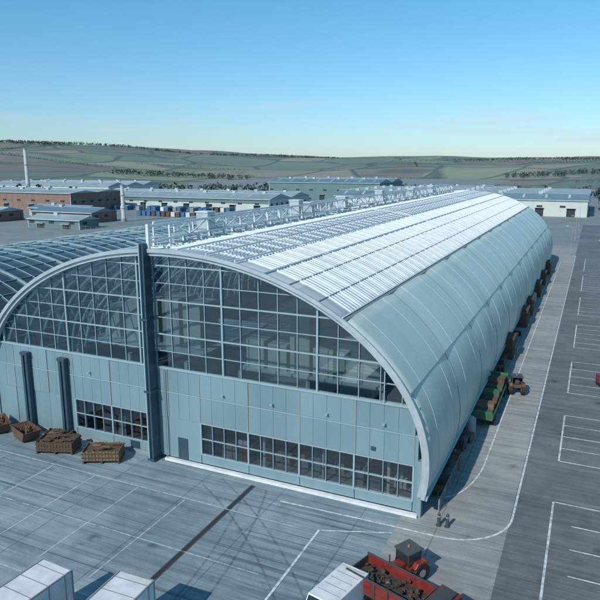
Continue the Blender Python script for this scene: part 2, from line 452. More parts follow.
g.box(-60.,-59.4,44.9,46.1,0,7.5,0)
g.box(-13.9,-13.82,46.0,46.1,9.4,12.0,1)
g.box(-34.2,-33.1,YF-.2,YF-.12,.36,2.5,0)
g.box(-40.,-38.9,YF-.2,YF-.12,.36,1.1,0)
for x in (-54,-44.7,-29,-24,-18.8,-13.8):
    g.box(x-.1,x+.1,45.85,46.15,7.5,7.6,1)
for x in (-14.7,): g.box(x-.18,x+.18,46.05,46.15,5.1,5.4,0)
g.cyl((-35.4,45.95,.3),(-35.4,45.95,9.2),.05,n=8,m=2)
g.build('facade_columns',['steel','mull','panel'],hang)
g=MB()
g.box(XL+.3,XR-.3,YF+.4,Y1-.5,.03,.06,0)
for i in range(1,nb):
    y=Y0+BAY*i
    for (oa,ob) in ((-1.,-.8),(-2.2,-2.)):
        pts=[ep(t,oa) for t in range(2,179,6)]
        for p,q in zip(pts,pts[1:]): g.beam((p[0],y,p[1]),(q[0],y,q[1]),.25,.2,1)
    pi=[ep(t,-1.) for t in range(2,179,6)]; po=[ep(t,-2.1) for t in range(2,179,6)]
    for k in range(len(pi)-1):
        g.beam((pi[k][0],y,pi[k][1]),(po[k+1][0],y,po[k+1][1]),.12,.12,1)
g.box(-33,-17,56,70,6.4,6.8,1)
for k in range(6): g.box(-32.5+2.6*k,-30.3+2.6*k,56.6,60,6.8,8.9+random.random()*4.5,2)
g.box(-30,-19,63,70,6.8,15,2)
g.box(-56,-39,58,74,6.4,6.8,1)
for k in range(5): g.box(-55+3*k,-52.6+3*k,60,64,6.8,9.5+random.random()*3,2)
for x in (-56,-48,-40,-33,-25,-17): g.box(x-.2,x+.2,56,56.4,0,6.4,1)
g.box(-58,-11.2,52.5,52.7,.05,5.0,4)
for k in range(24):
    x=-56+1.9*k+random.uniform(0,.5)
    w_=random.uniform(.7,1.6); h_=random.uniform(.8,2.4); y=random.uniform(48.4,50.5)
    g.box(x,x+w_,y,y+.9,.06,h_,random.choice((2,4,5,5,6,3 if x>-24 else 6)))
    if random.random()<.4: g.box(x+.1,x+w_*.7,y+.1,y+.8,h_+.002,h_+random.uniform(.2,.8),random.choice((5,6,3,2)))
for x in range(-56,-11,6): g.box(x,x+.25,48,48.25,.05,5,1)
g.build('interior_fitout',['intfloor','rib','cream','orange','panel2','brown','grey'],hang)
g=MB()
XS=CX+A-1.3
y=YF+.4; k=0
while y<Y1-.5:
    y2=min(y+6.35,Y1-.3)
    g.box(XS-.15,XS+.35,y-.2,y+.2,0,4.4,3)
    if k%4==2:
        g.box(XS-.1,XS+.05,y+.2,y2-.2,3.6,4.4,0); g.box(XS-.3,XS-.2,y+.2,y2-.2,0,3.6,2)
        for q in range(8): g.box(XS-.2,XS-.16,y+.3,y2-.3,.1+q*.43,.46+q*.43,5)
    else:
        g.box(XS-.1,XS+.05,y+.2,y2-.2,0,1.1,0); g.box(XS-.1,XS+.05,y+.2,y2-.2,3.3,4.4,1)
        g.box(XS-.12,XS-.08,y+.2,y2-.2,1.1,3.3,4)
        for q in range(6): g.box(XS-.06,XS+.08,y+.2+q*(y2-y)/6,y+.28+q*(y2-y)/6,1.1,3.3,3)
        g.box(XS-.06,XS+.09,y+.2,y2-.2,2.15,2.23,3)
    g.beam((XS+.3,y,1.8),(XS+1.3,y,4.5),.14,.14,3)
    y=y2;k+=1
g.box(CX-A+1.1,CX-A+1.3,YF,Y1-.3,0,5,1)
pts=[(ep(t,-.1)) for t in range(-2,183,4)]
g.poly([(CX+23.5,Y1-.2,0)]+[(p[0],Y1-.2,p[1]) for p in pts]+[(CX-23.5,Y1-.2,0)],1)
g.build('side_walls',['panel','panel2','dark','mull','carglass','grey'],hang)

# ------------------------------------------------------------------ neighbouring vaulted hall
hall=empty('vaulted_glass_hall')
def vault(cx,a,b,z0,ya,yb,ribstep,parent,mA,mR):
    g=MB(); n=36
    def e(t,o=0): t=R(t); return (cx+(a+o)*math.cos(t), z0+(b+o)*math.sin(t))
    for k in range(n):
        p,q=e(180*k/n),e(180*(k+1)/n)
        g.poly([(p[0],ya,p[1]),(q[0],ya,q[1]),(q[0],yb,q[1]),(p[0],yb,p[1])])
    g.box(cx-a+.1,cx+a-.1,ya+.3,yb-.3,0,z0,1)
    for yy in (ya+.2,yb-.2): g.poly([(e(180*k/n)[0],yy,e(180*k/n)[1]) for k in range(n+1)],1)
    g.build('vault_shell',[mA,'panel2'],parent)
    g=MB(); y=ya; k=0
    while y<=yb:
        P=[e(5*i,.12) for i in range(37)]
        h=.32 if k%4==0 else .12
        for p,q in zip(P,P[1:]): g.beam((p[0],y,p[1]),(q[0],y,q[1]),.3 if k%4==0 else .1,h,0)
        y+=ribstep;k+=1
    for t in range(10,180,10):
        p=e(t,.1); g.beam((p[0],ya,p[1]),(p[0],yb,p[1]),.1,.14,0)
    g.build('vault_ribs',[mR],parent)
vault(-87,22.5,9.5,5,52,190,2.6,hall,'darkglass','mull')

# ------------------------------------------------------------------ background buildings
def warehouse(name,x0,x1,y0,y1,h,wall,roof,rise=2.,ridges=1,band=None,skyl=True,doors=5):
    e=empty(name)
    g=MB(); g.box(x0,x1,y0,y1,0,h,0)
    if band: g.box(x0-.05,x1+.05,y0-.06,y0-.005,h*.62,h-.02,1)
    nd=doors
    for i in range(nd):
        xx=x0+(x1-x0)*(i+.5)/nd; g.box(xx-2.2,xx+2.2,y0-.09,y0-.01,.05,min(4.5,h*.5),2)
        g.box(xx-2.4,xx+2.4,y0-1.2,y0-.1,min(4.5,h*.5)+.1,min(4.5,h*.5)+.3,3)
    n=int((x1-x0)/6)
    for i in range(n): 
        if i%2==0: g.box(x0+6*i+1,x0+6*i+4,y0-.085,y0-.02,h*.55,h*.55+1.1,2)
    yy=y0
    while yy<y1-5:
        g.box(x1+.005,x1+.08,yy+2,yy+4.5,h*.5,h*.5+1.2,2); yy+=7
    for xx in (x0,x1-.3): g.box(xx-.06,xx+.36,y0-.1,y0-.02,0,h,3)
    g.build('walls',[wall,band or wall,'dark','rlight'],e)
    g=MB(); w=(y1-y0)/ridges
    for r in range(ridges):
        a=y0+w*r; b=a+w; c=(a+b)/2
        g.extr([(a-.4,h+.02),(c,h+rise),(b+.4 if r==ridges-1 else b,h+.02)],x0-.6,x1+.6,0)
        if skyl:
            n=int((x1-x0)/12)
            for i in range(n):
                xx=x0+12*(i+.4)
                for (ya,yb) in ((a+.15*w,c-.1*w),(c+.1*w,b-.15*w)):
                    za=h+rise*(ya-a)/(w/2) if ya<c else h+rise*(b-ya)/(w/2); zb=h+rise*(yb-a)/(w/2) if yb<=c else h+rise*(b-yb)/(w/2)
                    g.poly([(xx,ya,za+.12),(xx+1.2,ya,za+.12),(xx+1.2,yb,zb+.12),(xx,yb,zb+.12)],1)
        g.box(x0-.6,x1+.6,c-.3,c+.3,h+rise-.05,h+rise+.15,2)
        for i in range(int((x1-x0)/22)):
            xx=x0+11+22*i; g.box(xx,xx+2.2,c-1.,c+1.,h+rise*.8,h+rise+1.1,2)
    g.box(x0-.7,x1+.7,y0-.75,y0-.45,h-.3,h+.12,2)
    g.build('roof',[roof,'rlight','rlight'],e)
    return e
warehouse('long_warehouse',-333,-178,341,400,7.5,'creamwall','whroof',3,2,'greenwall',True,9)
warehouse('brick_factory',-410,-281,285,330,11.5,'brick','whroof',1.5,2,None,True,6)
warehouse('green_warehouse',-248,-152,475,540,14,'greenwall','bluroof',3,2,None,True,5)
warehouse('rear_warehouse',-150,-3,378,470,9,'creamwall','bluroof',3.4,5,None,True,9)
warehouse('low_warehouse',-140,-60,500,560,9,'creamwall','bluroof',2,2,None,True,4)
warehouse('brick_workshop',-262,-222,238,256,5,'brick','bluroof',2,1,None,False,3)
warehouse('small_shed',-236,-205,212,224,4,'greenwall','whroof',1.6,1,None,False,2)
warehouse('brick_workshop',-330,-270,222,240,5,'brick','whroof',2,1,None,False,4)
warehouse('storage_shed',-290,-250,262,276,4.5,'creamwall','bluroof',1.5,1,None,False,3)
warehouse('far_factory',-520,-380,430,500,10,'creamwall','whroof',3,3,None,True,5)
warehouse('far_factory',20,150,420,480,8,'greenwall','whroof',3,3,None,True,5)
def chimney(x,y,h,r):
    g=MB(); g.cyl((x,y,0),(x,y,h),r,r*.8,16,0); g.cyl((x,y,h-.8),(x,y,h),r*.95,r*.95,16,1); g.cyl((x,y,0),(x,y,1.5),r*1.3,r*1.3,16,1)
    for z in (h*.35,h*.7): g.cyl((x,y,z),(x,y,z+.4),r*1.1,r*1.1,16,1)
    g.beam((x+r,y-r*.3,0),(x+r,y-r*.3,h),.15,.15,1)
    g.build('chimney',['creamwall','grey'])
chimney(-215,253,18.5,1.1); chimney(-383,347,40,1.6)

def container(colr):
    g=MB(); g.box(-1.2,1.2,-3,3,.15,2.6,0)
    for i in range(24):
        y=-2.9+i*.25; g.box(1.2,1.25,y,y+.12,.3,2.45,0); g.box(-1.25,-1.2,y,y+.12,.3,2.45,0)
    for a in (-1.25,1.13):
        for b in (-3.05,2.93): g.box(a,a+.12,b,b+.12,.1,2.68,0)
    for a in (-.8,-.3,.3,.8): g.cyl((a,-3.06,.3),(a,-3.06,2.5),.03,n=6,m=1)
    return g,[colr,'grey']
cb={}
for c in ('blue','white','brown','grey'):
    g,mm=container(c); cb[c]=g.build('shipping_container',mm,loc=(-200-4*len(cb),332,0))
for i in range(40):
    if random.random()<.12: continue
    inst(cb[random.choice(('blue','blue','blue','blue','white','grey'))],(-210-3.1*i,random.choice((322,322,329)),0),R(random.choice((0,0,180))))
for i in range(14):
    inst(cb[random.choice(('blue','white','brown'))],(-190-3.3*i,290,0),0)

def car_mesh(colr):
    g=MB()
    w=.88
    body=[(-2.2,.35),(-2.25,.62),(-2.15,.86),(-1.0,.95),(.9,.97),(2.05,.9),(2.2,.6),(2.15,.35)]
    g.extr(body,-w,w,0)
    b0=(-1.25,.94);t0=(-.55,1.42);t1=(.95,1.44);b1=(1.75,.93)
    W0,W1=.84,.66
    V=[(-W0,b0[0],b0[1]),(W0,b0[0],b0[1]),(W0,b1[0],b1[1]),(-W0,b1[0],b1[1]),(-W1,t0[0],t0[1]),(W1,t0[0],t0[1]),(W1,t1[0],t1[1]),(-W1,t1[0],t1[1])]
    for f,m in (((0,1,5,4),1),((1,2,6,5),1),((2,3,7,6),1),((3,0,4,7),1),((4,5,6,7),0)): g.poly([V[k] for k in f],m)
    for x in (-W1+.02,W1-.02): g.beam((x*1.14,.1,.95),(x,.2,1.43),.08,.06,0)
    for y in (-1.4,1.35):
        for x in (-.9,.7): g.cyl((x,y,.33),(x+.2,y,.33),.33,n=14,m=2); 
        for x in (-.92,.9): g.cyl((x,y,.33),(x+.02,y,.33),.18,n=10,m=3)
    for x in (-.75,.45): g.box(x,x+.3,-2.27,-2.2,.6,.75,4); g.box(x,x+.3,2.15,2.21,.62,.76,5)
    return g.build('parked_car',[colr,'carglass','blackm','grey','white','red'],bevel=.05)
cars={c:car_mesh(c) for c in ('white','grey','dgrey','blue')}
cl=list(cars.keys())
for (x,y),(c,o) in zip(((-20,262),(5,258),(-32,275),(14,290)),cars.items()):
    o.location=(x,y,.02); o.rotation_euler[2]=R(random.choice((0,90)))
for i in range(10): inst(cars[random.choice(cl)],(-60+3.0*i,352,.02),0)
for i in range(14): inst(cars[random.choice(cl)],(-150-3.2*i,262,.02),0)

def box_trailer(x,y,rz,L_=12.5,c='white'):
    g=MB(); h0,h1=1.15,3.6
    g.box(-1.25,1.25,-L_,0,h0,h1,0)
    g.box(-1.28,1.28,-.08,.03,h0-.1,h1+.04,2); g.box(-1.2,-.02,.031,.06,h0+.05,h1-.1,0); g.box(.02,1.2,.031,.06,h0+.05,h1-.1,0)
    for a in (-.85,-.35,.35,.85): g.cyl((a,.09,h0),(a,.09,h1-.1),.025,n=6,m=2)
    for i in range(int(L_/1.2)):
        yy=-.6-i*1.2; g.box(-1.24,1.24,yy,yy+.05,h1,h1+.03,2); g.box(1.25,1.28,yy,yy+.06,h0,h1,2); g.box(-1.28,-1.25,yy,yy+.06,h0,h1,2)
    for x_ in (-1.29,1.2): g.box(x_,x_+.09,-L_,-.09,h1-.03,h1+.06,2)
    g.box(-.5,.5,-L_,-.2,.85,1.14,1)
    for yy in (-1.6,-2.9,-4.2):
        for a in (-1.2,.9): g.cyl((a,yy,.5),(a+.3,yy,.5),.5,n=16,m=1)
    for a in (-.9,.8): g.box(a,a+.1,-L_+2.5,-L_+2.6,.1,1.1,2)
    g.box(-1.1,1.1,-.1,-.0,.45,.6,3)
    g.build('box_trailer',[c,'blackm','grey','red'],loc=(x,y,.03),rz=rz)
box_trailer(-23.2,26.6,R(2)); box_trailer(-28.4,25.4,R(-3))

def tipper(x,y,rz):
    e=empty('tipper_truck',(x,y,.03),rz)
    g=MB()
    g.box(-.45,.45,-3.6,3.1,.75,1.0,0)
    prof=[(2.0,.7),(3.6,.7),(3.65,1.5),(3.35,2.6),(2.0,2.7)]
    g.extr(prof,-1.15,1.15,1)
    g.build('chassis_cab',['dgrey','red'],e,bevel=.05)
    g=MB(); g.poly([(-1.0,3.665,1.6),(1.0,3.665,1.6),(1.0,3.41,2.5),(-1.0,3.41,2.5)],0)
    for s in (-1,1): g.poly([(s*1.155,2.3,1.55),(s*1.155,3.45,1.55),(s*1.155,3.25,2.4),(s*1.155,2.3,2.45)],0)
    for s in (-1.05,.75): g.box(s,s+.3,3.66,3.7,.9,1.1,1)
    g.box(-.9,.9,2.2,3.2,2.72,2.8,2)
    g.build('cab_windows',['carglass','white','dgrey'],e)
    g=MB()
    g.box(-1.2,1.2,-3.7,1.8,1.1,1.2,0)
    for s in (-1.22,1.14): g.box(s,s+.08,-3.7,1.8,1.2,2.2,1); g.box(s-.02,s+.1,-3.7,1.8,2.2,2.28,0)
    g.box(-1.14,1.14,1.72,1.8,1.2,2.45,0); g.box(-1.14,1.14,-3.7,-3.62,1.2,2.1,0)
    for k in range(6):
        yy=-3.5+k*1.02
        for s in (-1.3,1.22): g.box(s,s+.08,yy,yy+.1,1.15,2.19,0)
    g.build('tipper_body',['dgrey','red'],e)
    g=MB()
    for k in range(110):
        a,b,c=random.uniform(-1,1),random.uniform(-3.4,1.5),random.uniform(1.25,1.95); s=random.uniform(.08,.34)
        d=Vector((random.uniform(-1,1),random.uniform(-1,1),random.uniform(-.4,.4))).normalized()*s
        g.beam((a*.8,b,c),(a*.8+d.x,b+d.y,c+d.z),s*.7,s*.4,random.choice((0,0,1,2)))
    g.box(-1.1,1.1,-3.6,1.7,1.21,1.5,0)
    g.build('load',['rubble','brown','dgrey'],e)
    g=MB()
    for yy in (2.7,-1.4,-2.6):
        for a in (-1.2,.85): g.cyl((a,yy,.5),(a+.35,yy,.5),.5,n=16,m=0); g.cyl((a-.01,yy,.5),(a+.36,yy,.5),.22,n=10,m=1)
    g.build('wheels',['blackm','grey'],e)
tipper(-8.7,34.4,R(-108))

def tractor(x,y,rz,c='red'):
    e=empty('tractor',(x,y,.03),rz); g=MB()
    g.extr([(.3,.7),(1.9,.75),(1.95,1.3),(1.7,1.5),(.3,1.55)],-.38,.38,0)
    g.box(-.75,.75,-1.0,.3,.9,1.3,0)
    for s in (-1,1): g.extr([(-1.4,1.2),(-1.1,1.55),(-.3,1.55),(0,1.2)],s*.75-.22,s*.75+.22,0)
    g.build('body',[c],e,bevel=.04)
    g=MB()
    for a in (-.62,.55):
        for b in (-.95,.25): g.box(a,a+.07,b,b+.07,1.3,2.25,1)
    g.box(-.72,.7,-1.05,.42,2.25,2.34,1); g.poly([(-.55,.29,1.35),(.55,.29,1.35),(.55,.29,2.22),(-.55,.29,2.22)],0)
    for s in (-.6,.6): g.poly([(s,-.9,1.4),(s,.22,1.4),(s,.22,2.2),(s,-.9,2.2)],0)
    g.cyl((.3,1.2,1.5),(.3,1.2,2.2),.05,n=8,m=1); g.box(-.25,.25,-.6,-.1,1.3,1.5,1); g.box(-.25,.25,-.75,-.6,1.4,1.9,1); g.cyl((0,-.3,2.35),(0,-.3,2.5),.08,n=8,m=3)
    g.build('cab',['carglass','dgrey',c,'orange'],e)
    g=MB()
    for a in (-1.0,.55): g.cyl((a,-.7,.7),(a+.42,-.7,.7),.7,n=20,m=0); g.cyl((a-.01,-.7,.7),(a+.43,-.7,.7),.3,n=12,m=1)
    for a in (-.8,.5): g.cyl((a,1.4,.45),(a+.28,1.4,.45),.45,n=16,m=0); g.cyl((a-.01,1.4,.45),(a+.29,1.4,.45),.2,n=10,m=1)
    g.build('wheels',['blackm','grey'],e)
tractor(-9.6,38.0,R(150)); tractor(-6.9,79.5,R(15),'brown')
def van(x,y,rz,c='white'):
    g=MB(); g.extr([(-2.6,.4),(-2.65,2.2),(1.3,2.3),(1.9,1.45),(2.7,1.2),(2.75,.4)],-.98,.98,0)
    g.poly([(-.9,1.36,2.24),(.9,1.36,2.24),(.9,1.9,1.5),(-.9,1.9,1.5)],1)
    for s in (-.99,.99): g.poly([(s,.3,1.4),(s,1.75,1.4),(s,1.25,2.05),(s,.3,2.05)],1)
    for yy in (-1.7,1.8):
        for a in (-1.0,.76): g.cyl((a,yy,.36),(a+.24,yy,.36),.36,n=14,m=2)
    for k in range(5): g.box(-.8,.8,-2.3+.7*k,-2.25+.7*k,2.27,2.31,3)
    g.build('delivery_van',[c,'carglass','blackm','grey'],loc=(x,y,.03),rz=rz,bevel=.05)
van(-12.6,32.2,R(168)); 

def crate_load(x,y,rz,w=3.6,d=2.2,h=1.1,m='wood'):
    g=MB()
    g.box(-w/2,w/2,-d/2,d/2,.28,.36,1)
    for a in (-w/2,0,w/2-.15): g.box(a,a+.15,-d/2,d/2,.0,.28,1)
    n=int(w/.3)
    for i in range(n):
        a=-w/2+i*w/n
        for s in (-d/2,d/2-.05): g.box(a+.02,a+w/n-.03,s,s+.05,.36,h+random.uniform(-.06,.06),0)
    n=int(d/.3)
    for i in range(n):
        b=-d/2+.06+i*(d-.12)/n
        for s in (-w/2,w/2-.05): g.box(s,s+.05,b+.02,b+(d-.12)/n-.02,.36,h+random.uniform(-.06,.06),0)
    for z in (.6,h-.25): g.box(-w/2-.05,w/2+.05,-d/2-.06,-d/2-.005,z,z+.1,1); g.box(-w/2-.05,w/2+.05,d/2+.005,d/2+.06,z,z+.1,1)
    for i in range(14):
        a,b=random.uniform(-w/2+.6,w/2-.6),random.uniform(-d/2+.4,d/2-.4); t=random.uniform(-.25,.25)
        l=random.uniform(.4,1.2)
        g.beam((a-l/2*math.cos(t),b-l/2*math.sin(t),h-.12+.02*i),(a+l/2*math.cos(t),b+l/2*math.sin(t),h-.12+.02*i),random.uniform(.2,.6),.03,random.choice((0,1,2)))
    g.box(-w/2+.1,w/2-.1,-d/2+.1,d/2-.1,.37,h-.15,1)
    g.build('timber_crate',[m,'wood2','brown'],loc=(x,y,.02),rz=rz)
crate_load(-46.6,43.2,R(20),3.7,2.2,1.25,'wood2'); crate_load(-41.1,43.5,R(26),3.5,2.2,1.25)
crate_load(-48.4,44.9,R(16),2.6,1.6,.9)
def skip(x,y,rz,c='brown'):
    g=MB(); g.extr([(-1.7,1.2),(-1.1,.15),(1.1,.15),(1.7,1.2),(1.6,1.2),(1.05,.25),(-1.05,.25),(-1.6,1.2)],-.85,.85,0)
    for s in (-.87,.83): g.extr([(-1.7,1.2),(-1.1,.15),(1.1,.15),(1.7,1.2)],s,s+.04,0)
    for s in (-.95,.88): g.box(s,s+.07,-1.75,1.75,1.15,1.26,0)
    for i in range(20):
        a,b=random.uniform(-.6,.6),random.uniform(-1.2,1.2)
        g.beam((a,b,.5),(a+random.uniform(-.5,.5),b+random.uniform(-.5,.5),random.uniform(1,1.4)),.14,.08,random.choice((1,2)))
    g.build('waste_skip',[c,'wood','wood2'],loc=(x,y,.03),rz=rz)
skip(-51.8,43.8,R(70)); skip(-56,44.0,R(60))

def dock(y,l=4.2,h=3.2,c='brown'):
    g=MB(); g.box(-11.0,-8.9,y,y+l,0.03,h,0); g.box(-11.0,-8.75,y-.15,y+l+.15,h,h+.18,1)
    g.box(-8.9,-8.84,y+.5,y+l-.5,.1,h-.5,2)
    for q in range(5): g.box(-8.84,-8.8,y+.5,y+l-.5,.2+q*.5,.25+q*.5,1)
    n=8
    for i in range(n): g.box(-10.9+i*.25,-10.8+i*.25,y-.05,y,0.05,h-.05,1)
    for yy in (y-.3,y+l+.15): g.cyl((-8.6,yy,0),(-8.6,yy,.9),.07,n=10,m=3)
    g.build('loading_dock',[c,'wood2','dark','yellow'])
for y,l in ((93.5,3.4),(114,4),(124,3),(142.5,4),(158,3),(174,5)): dock(y,l,3.1)
e=empty('flatbed_trailer',(-9.0,66.5,.03)); 
g=MB(); g.box(-1.1,1.1,0,13,.95,1.15,0)
for k in range(7): g.box(-1.15,1.15,.3+k*2,.42+k*2,.8,.95,1)
for s in (-1.15,1.09): g.box(s,s+.06,0,13,1.15,1.55,0)
g.box(-1.1,1.1,12.9,13,1.15,2.4,0); g.box(-1.1,1.1,0,.08,1.15,1.9,0)
for yy in (1.5,2.7,11):
    for a in (-1.1,.8): g.cyl((a,yy,.5),(a+.3,yy,.5),.5,n=14,m=1)
g.build('bed',['green','blackm'],e)
g=MB()
for k in range(9):
    yy=.4+k*1.4; hh=random.uniform(.4,1.2); g.box(-.95,.95,yy,yy+1.2,1.16,1.16+hh,k%4)
    for q in range(3): g.box(-.97,.97,yy+.15+q*.4,yy+.2+q*.4,1.16,1.2+hh,3)
g.build('cargo',['green','wood','green','brown'],e)
def pallets(x,y,n=6,rz=0,m='wood'):
    g=MB()
    for k in range(n):
        z=k*.15
        for a in (-.6,-.06,.48): g.box(a,a+.12,-.5,.5,z,z+.1,0)
        for q in range(6): g.box(-.6,.6,-.5+q*.18,-.4+q*.18,z+.1,z+.125,0)
    g.build('pallet_stack',[m],loc=(x,y,.03),rz=rz)
def bin_(x,y,c='dgrey',rz=0):
    g=MB(); g.extr([(-.5,.2),(-.6,1.2),(.6,1.25),(.5,.2)],-.65,.65,0); g.box(-.7,.7,-.68,.68,1.25,1.33,1)
    for a in (-.5,.4):
        for b in (-.4,.3): g.cyl((a,b,.1),(a+.08,b,.1),.1,n=8,m=2)
    g.build('wheeled_bin',[c,'dgrey','blackm'],loc=(x,y,.03),rz=rz)
def barrier(x,y,rz=R(90)):
    g=MB(); 
    for a in (-1.1,1.05): g.box(a,a+.05,-.03,.03,0,1.1,0); g.box(a-.05,a+.1,-.3,.3,0,.04,0)
    for z in (.15,1.08): g.box(-1.1,1.1,-.02,.02,z,z+.04,0)
    for k in range(10): g.box(-1.+k*.21,-.98+k*.21,-.01,.01,.18,1.08,0)
    g.build('steel_barrier',['grey'],loc=(x,y,.03),rz=rz)
def tank(x,y,c='white'):
    g=MB(); g.cyl((x,y,.1),(x,y,1.7),.6,.6,18,0); g.cyl((x,y,1.7),(x,y,1.95),.6,.25,18,0); g.box(x-.7,x+.7,y-.7,y+.7,.0,.12,1)
    g.build('storage_tank',[c,'grey'])
for (x,y,n) in ((-10.1,50.5,4),(-9.9,56,7),(-10.2,58,5),(-9.8,62.5,6),(-9.6,86,8),(-10,101,6),(-9.8,108,5),(-9.7,122,7),(-9.9,150,6)): pallets(x,y,n,R(random.uniform(-15,15)),random.choice(('wood','wood2')))
for (x,y,c) in ((-10.1,52.5,'dgrey'),(-10.1,54.1,'green'),(-10.1,60.2,'dgrey'),(-10,89,'dgrey'),(-10,90.6,'dgrey'),(-9.9,104,'blue'),(-10,133,'green'),(-10,165,'dgrey')): bin_(x,y,c,R(90+random.uniform(-8,8)))
for k in range(4): barrier(-9.4,48.6+2.35*k)
tank(-9.9,64.6,'grey'); tank(-9.8,98,'grey'); tank(-9.8,138,'grey')
def bollard(x,y):
    g=MB(); g.cyl((x,y,.02),(x,y,1.05),.14,.13,12,0); g.cyl((x,y,1.05),(x,y,1.15),.13,.05,12,0); g.cyl((x,y,.02),(x,y,.08),.22,.22,12,0)
    g.cyl((x,y,.8),(x,y,.9),.145,.145,12,1)
    g.build('bollard',['dgrey','grey'])
bollard(-8.95,45.6); bollard(-8.3,45.7)
for (x,y,c) in ((3.4,87,'red'),): 
    g=MB(); g.box(-1.1,1.1,-.5,.5,.45,.9,0); 
    for a in (-1.0,.7):
        g.cyl((a,-.4,.3),(a+.3,-.4,.3),.3,n=10,m=1); g.cyl((a,.35,.3),(a+.3,.35,.3),.3,n=10,m=1)
    g.box(-1.1,-.5,-.5,.5,.9,1.5,0); g.beam((1.1,0,.7),(1.9,0,.5),.08,.08,1)
    for q in range(4): g.box(-.4+.35*q,-.15+.35*q,-.4,.4,.9,1.2,2)
    g.build('luggage_tug',[c,'blackm','grey'],loc=(x,y,.03),rz=R(random.uniform(0,40)))
def lamp(x,y,h=9,side=-1):
    g=MB(); g.cyl((x,y,0),(x,y,h),.11,.06,10,0); g.cyl((x,y,0),(x,y,.9),.17,.17,10,0); g.beam((x,y,h-.05),(x+side*1.4,y,h+.15),.07,.07,0); g.box(x-1.9,x-1.2,y-.14,y+.14,h+.1,h+.22,1)
    g.build('street_lamp',['grey','white'])
for y in (216,262,320): lamp(-5.4,y)
for x in (-60,-90,-120): lamp(x,310)
for (x,y) in ((-160,270),(-190,232),(-240,300),(-290,300),(30,360),(9,245),(12,205)): lamp(x,y,11)
g=MB()
for i in range(100):
    x=-330+i*3; g.box(x,x+.08,208,208.08,0,2.2,0)
for z in (.3,1.2,2.1): g.box(-330,-33,208.02,208.06,z,z+.05,0)
g.build('perimeter_fence',['grey'])

# ------------------------------------------------------------------ hills
def ss(a,b,x):
    t=max(0,min(1,(x-a)/(b-a))); return t*t*(3-2*t)
def hz(x,y):
    d=math.hypot(x,y); ang=math.degrees(math.atan2(-x,y))
    n1=noise.noise(Vector((x/900,y/900,3.1))); n2=noise.noise(Vector((x/330,y/330,7.7)))
    left=ss(18,46,ang)
    h=ss(700,2600,d)*(42+54*left+14*ss(5,-8,ang)) + ss(2300,4600,d)*(32+10*left)
    h+= (n1*34+n2*12)*ss(700,1800,d)
    return h-1.2*(1-ss(600,760,d))
g=MB()
nx,nyy=190,120
X0,X1_,Ya,Yb=-5200,3400,200,5600
for j in range(nyy+1):
    for i in range(nx+1):
        x=X0+(X1_-X0)*i/nx; y=Ya+(Yb-Ya)*(j/nyy)**1.3
        g.v.append((x,y,hz(x,y)-.6))
for j in range(nyy):
    for i in range(nx):
        a=j*(nx+1)+i; g.f.append((a,a+1,a+nx+2,a+nx+1)); g.m.append(0)
mh,nt,b=newmat('hazy_farmland')  # field and hedge colours are blued and muted to imitate distance haze
v=pos(nt,(1/170,1/300,0),(0,0,R(25)))
wn=N(nt,'ShaderNodeTexNoise'); wn.inputs['Scale'].default_value=1.2; nt.links.new(v,wn.inputs['Vector'])
vw=mixc(nt,.16,(0,0,0),wn.outputs['Color'],'MIX'); 
va=N(nt,'ShaderNodeVectorMath',operation='ADD'); nt.links.new(v,va.inputs[0]); nt.links.new(vw,va.inputs[1])
vo=N(nt,'ShaderNodeTexVoronoi'); vo.inputs['Scale'].default_value=1; vo.distance='CHEBYCHEV'; nt.links.new(va.outputs[0],vo.inputs['Vector'])
cr=N(nt,'ShaderNodeValToRGB'); cr.color_ramp.interpolation='CONSTANT'
sep=N(nt,'ShaderNodeSeparateColor'); nt.links.new(vo.outputs['Color'],sep.inputs[0]); nt.links.new(sep.outputs[0],cr.inputs[0])
E=cr.color_ramp.elements; E[0].color=(.14,.20,.175,1); E[1].position=.18; E[1].color=(.20,.26,.19,1)
for p_,c_ in ((.34,(.26,.26,.22,1)),(.46,(.16,.23,.20,1)),(.58,(.23,.29,.21,1)),(.7,(.21,.205,.185,1)),(.82,(.28,.30,.24,1)),(.92,(.18,.18,.17,1))):
    q=E.new(p_); q.color=c_
o=mixc(nt,mulf(nt,noisef(nt,pos(nt),.02,5,.35,.7),.35),cr.outputs[0],(.13,.165,.155))
ve=N(nt,'ShaderNodeTexVoronoi'); ve.feature='DISTANCE_TO_EDGE'; ve.inputs['Scale'].default_value=1; nt.links.new(va.outputs[0],ve.inputs['Vector'])
r=N(nt,'ShaderNodeMapRange'); r.inputs[1].default_value=.04; r.inputs[2].default_value=.015; nt.links.new(ve.outputs['Distance'],r.inputs[0])
o=mixc(nt,mulf(nt,r.outputs[0],.8),o,(.08,.12,.12))
o=mixc(nt,mulf(nt,noisef(nt,pos(nt,(1,1.6,1)),.0035,4,.55,.61),.7),o,(.085,.13,.135))
nt.links.new(o,b.inputs['Base Color']); b.inputs['Roughness'].default_value=.95
b.inputs['Specular IOR Level'].default_value=.1
g.build('hills',[mh],None,True)

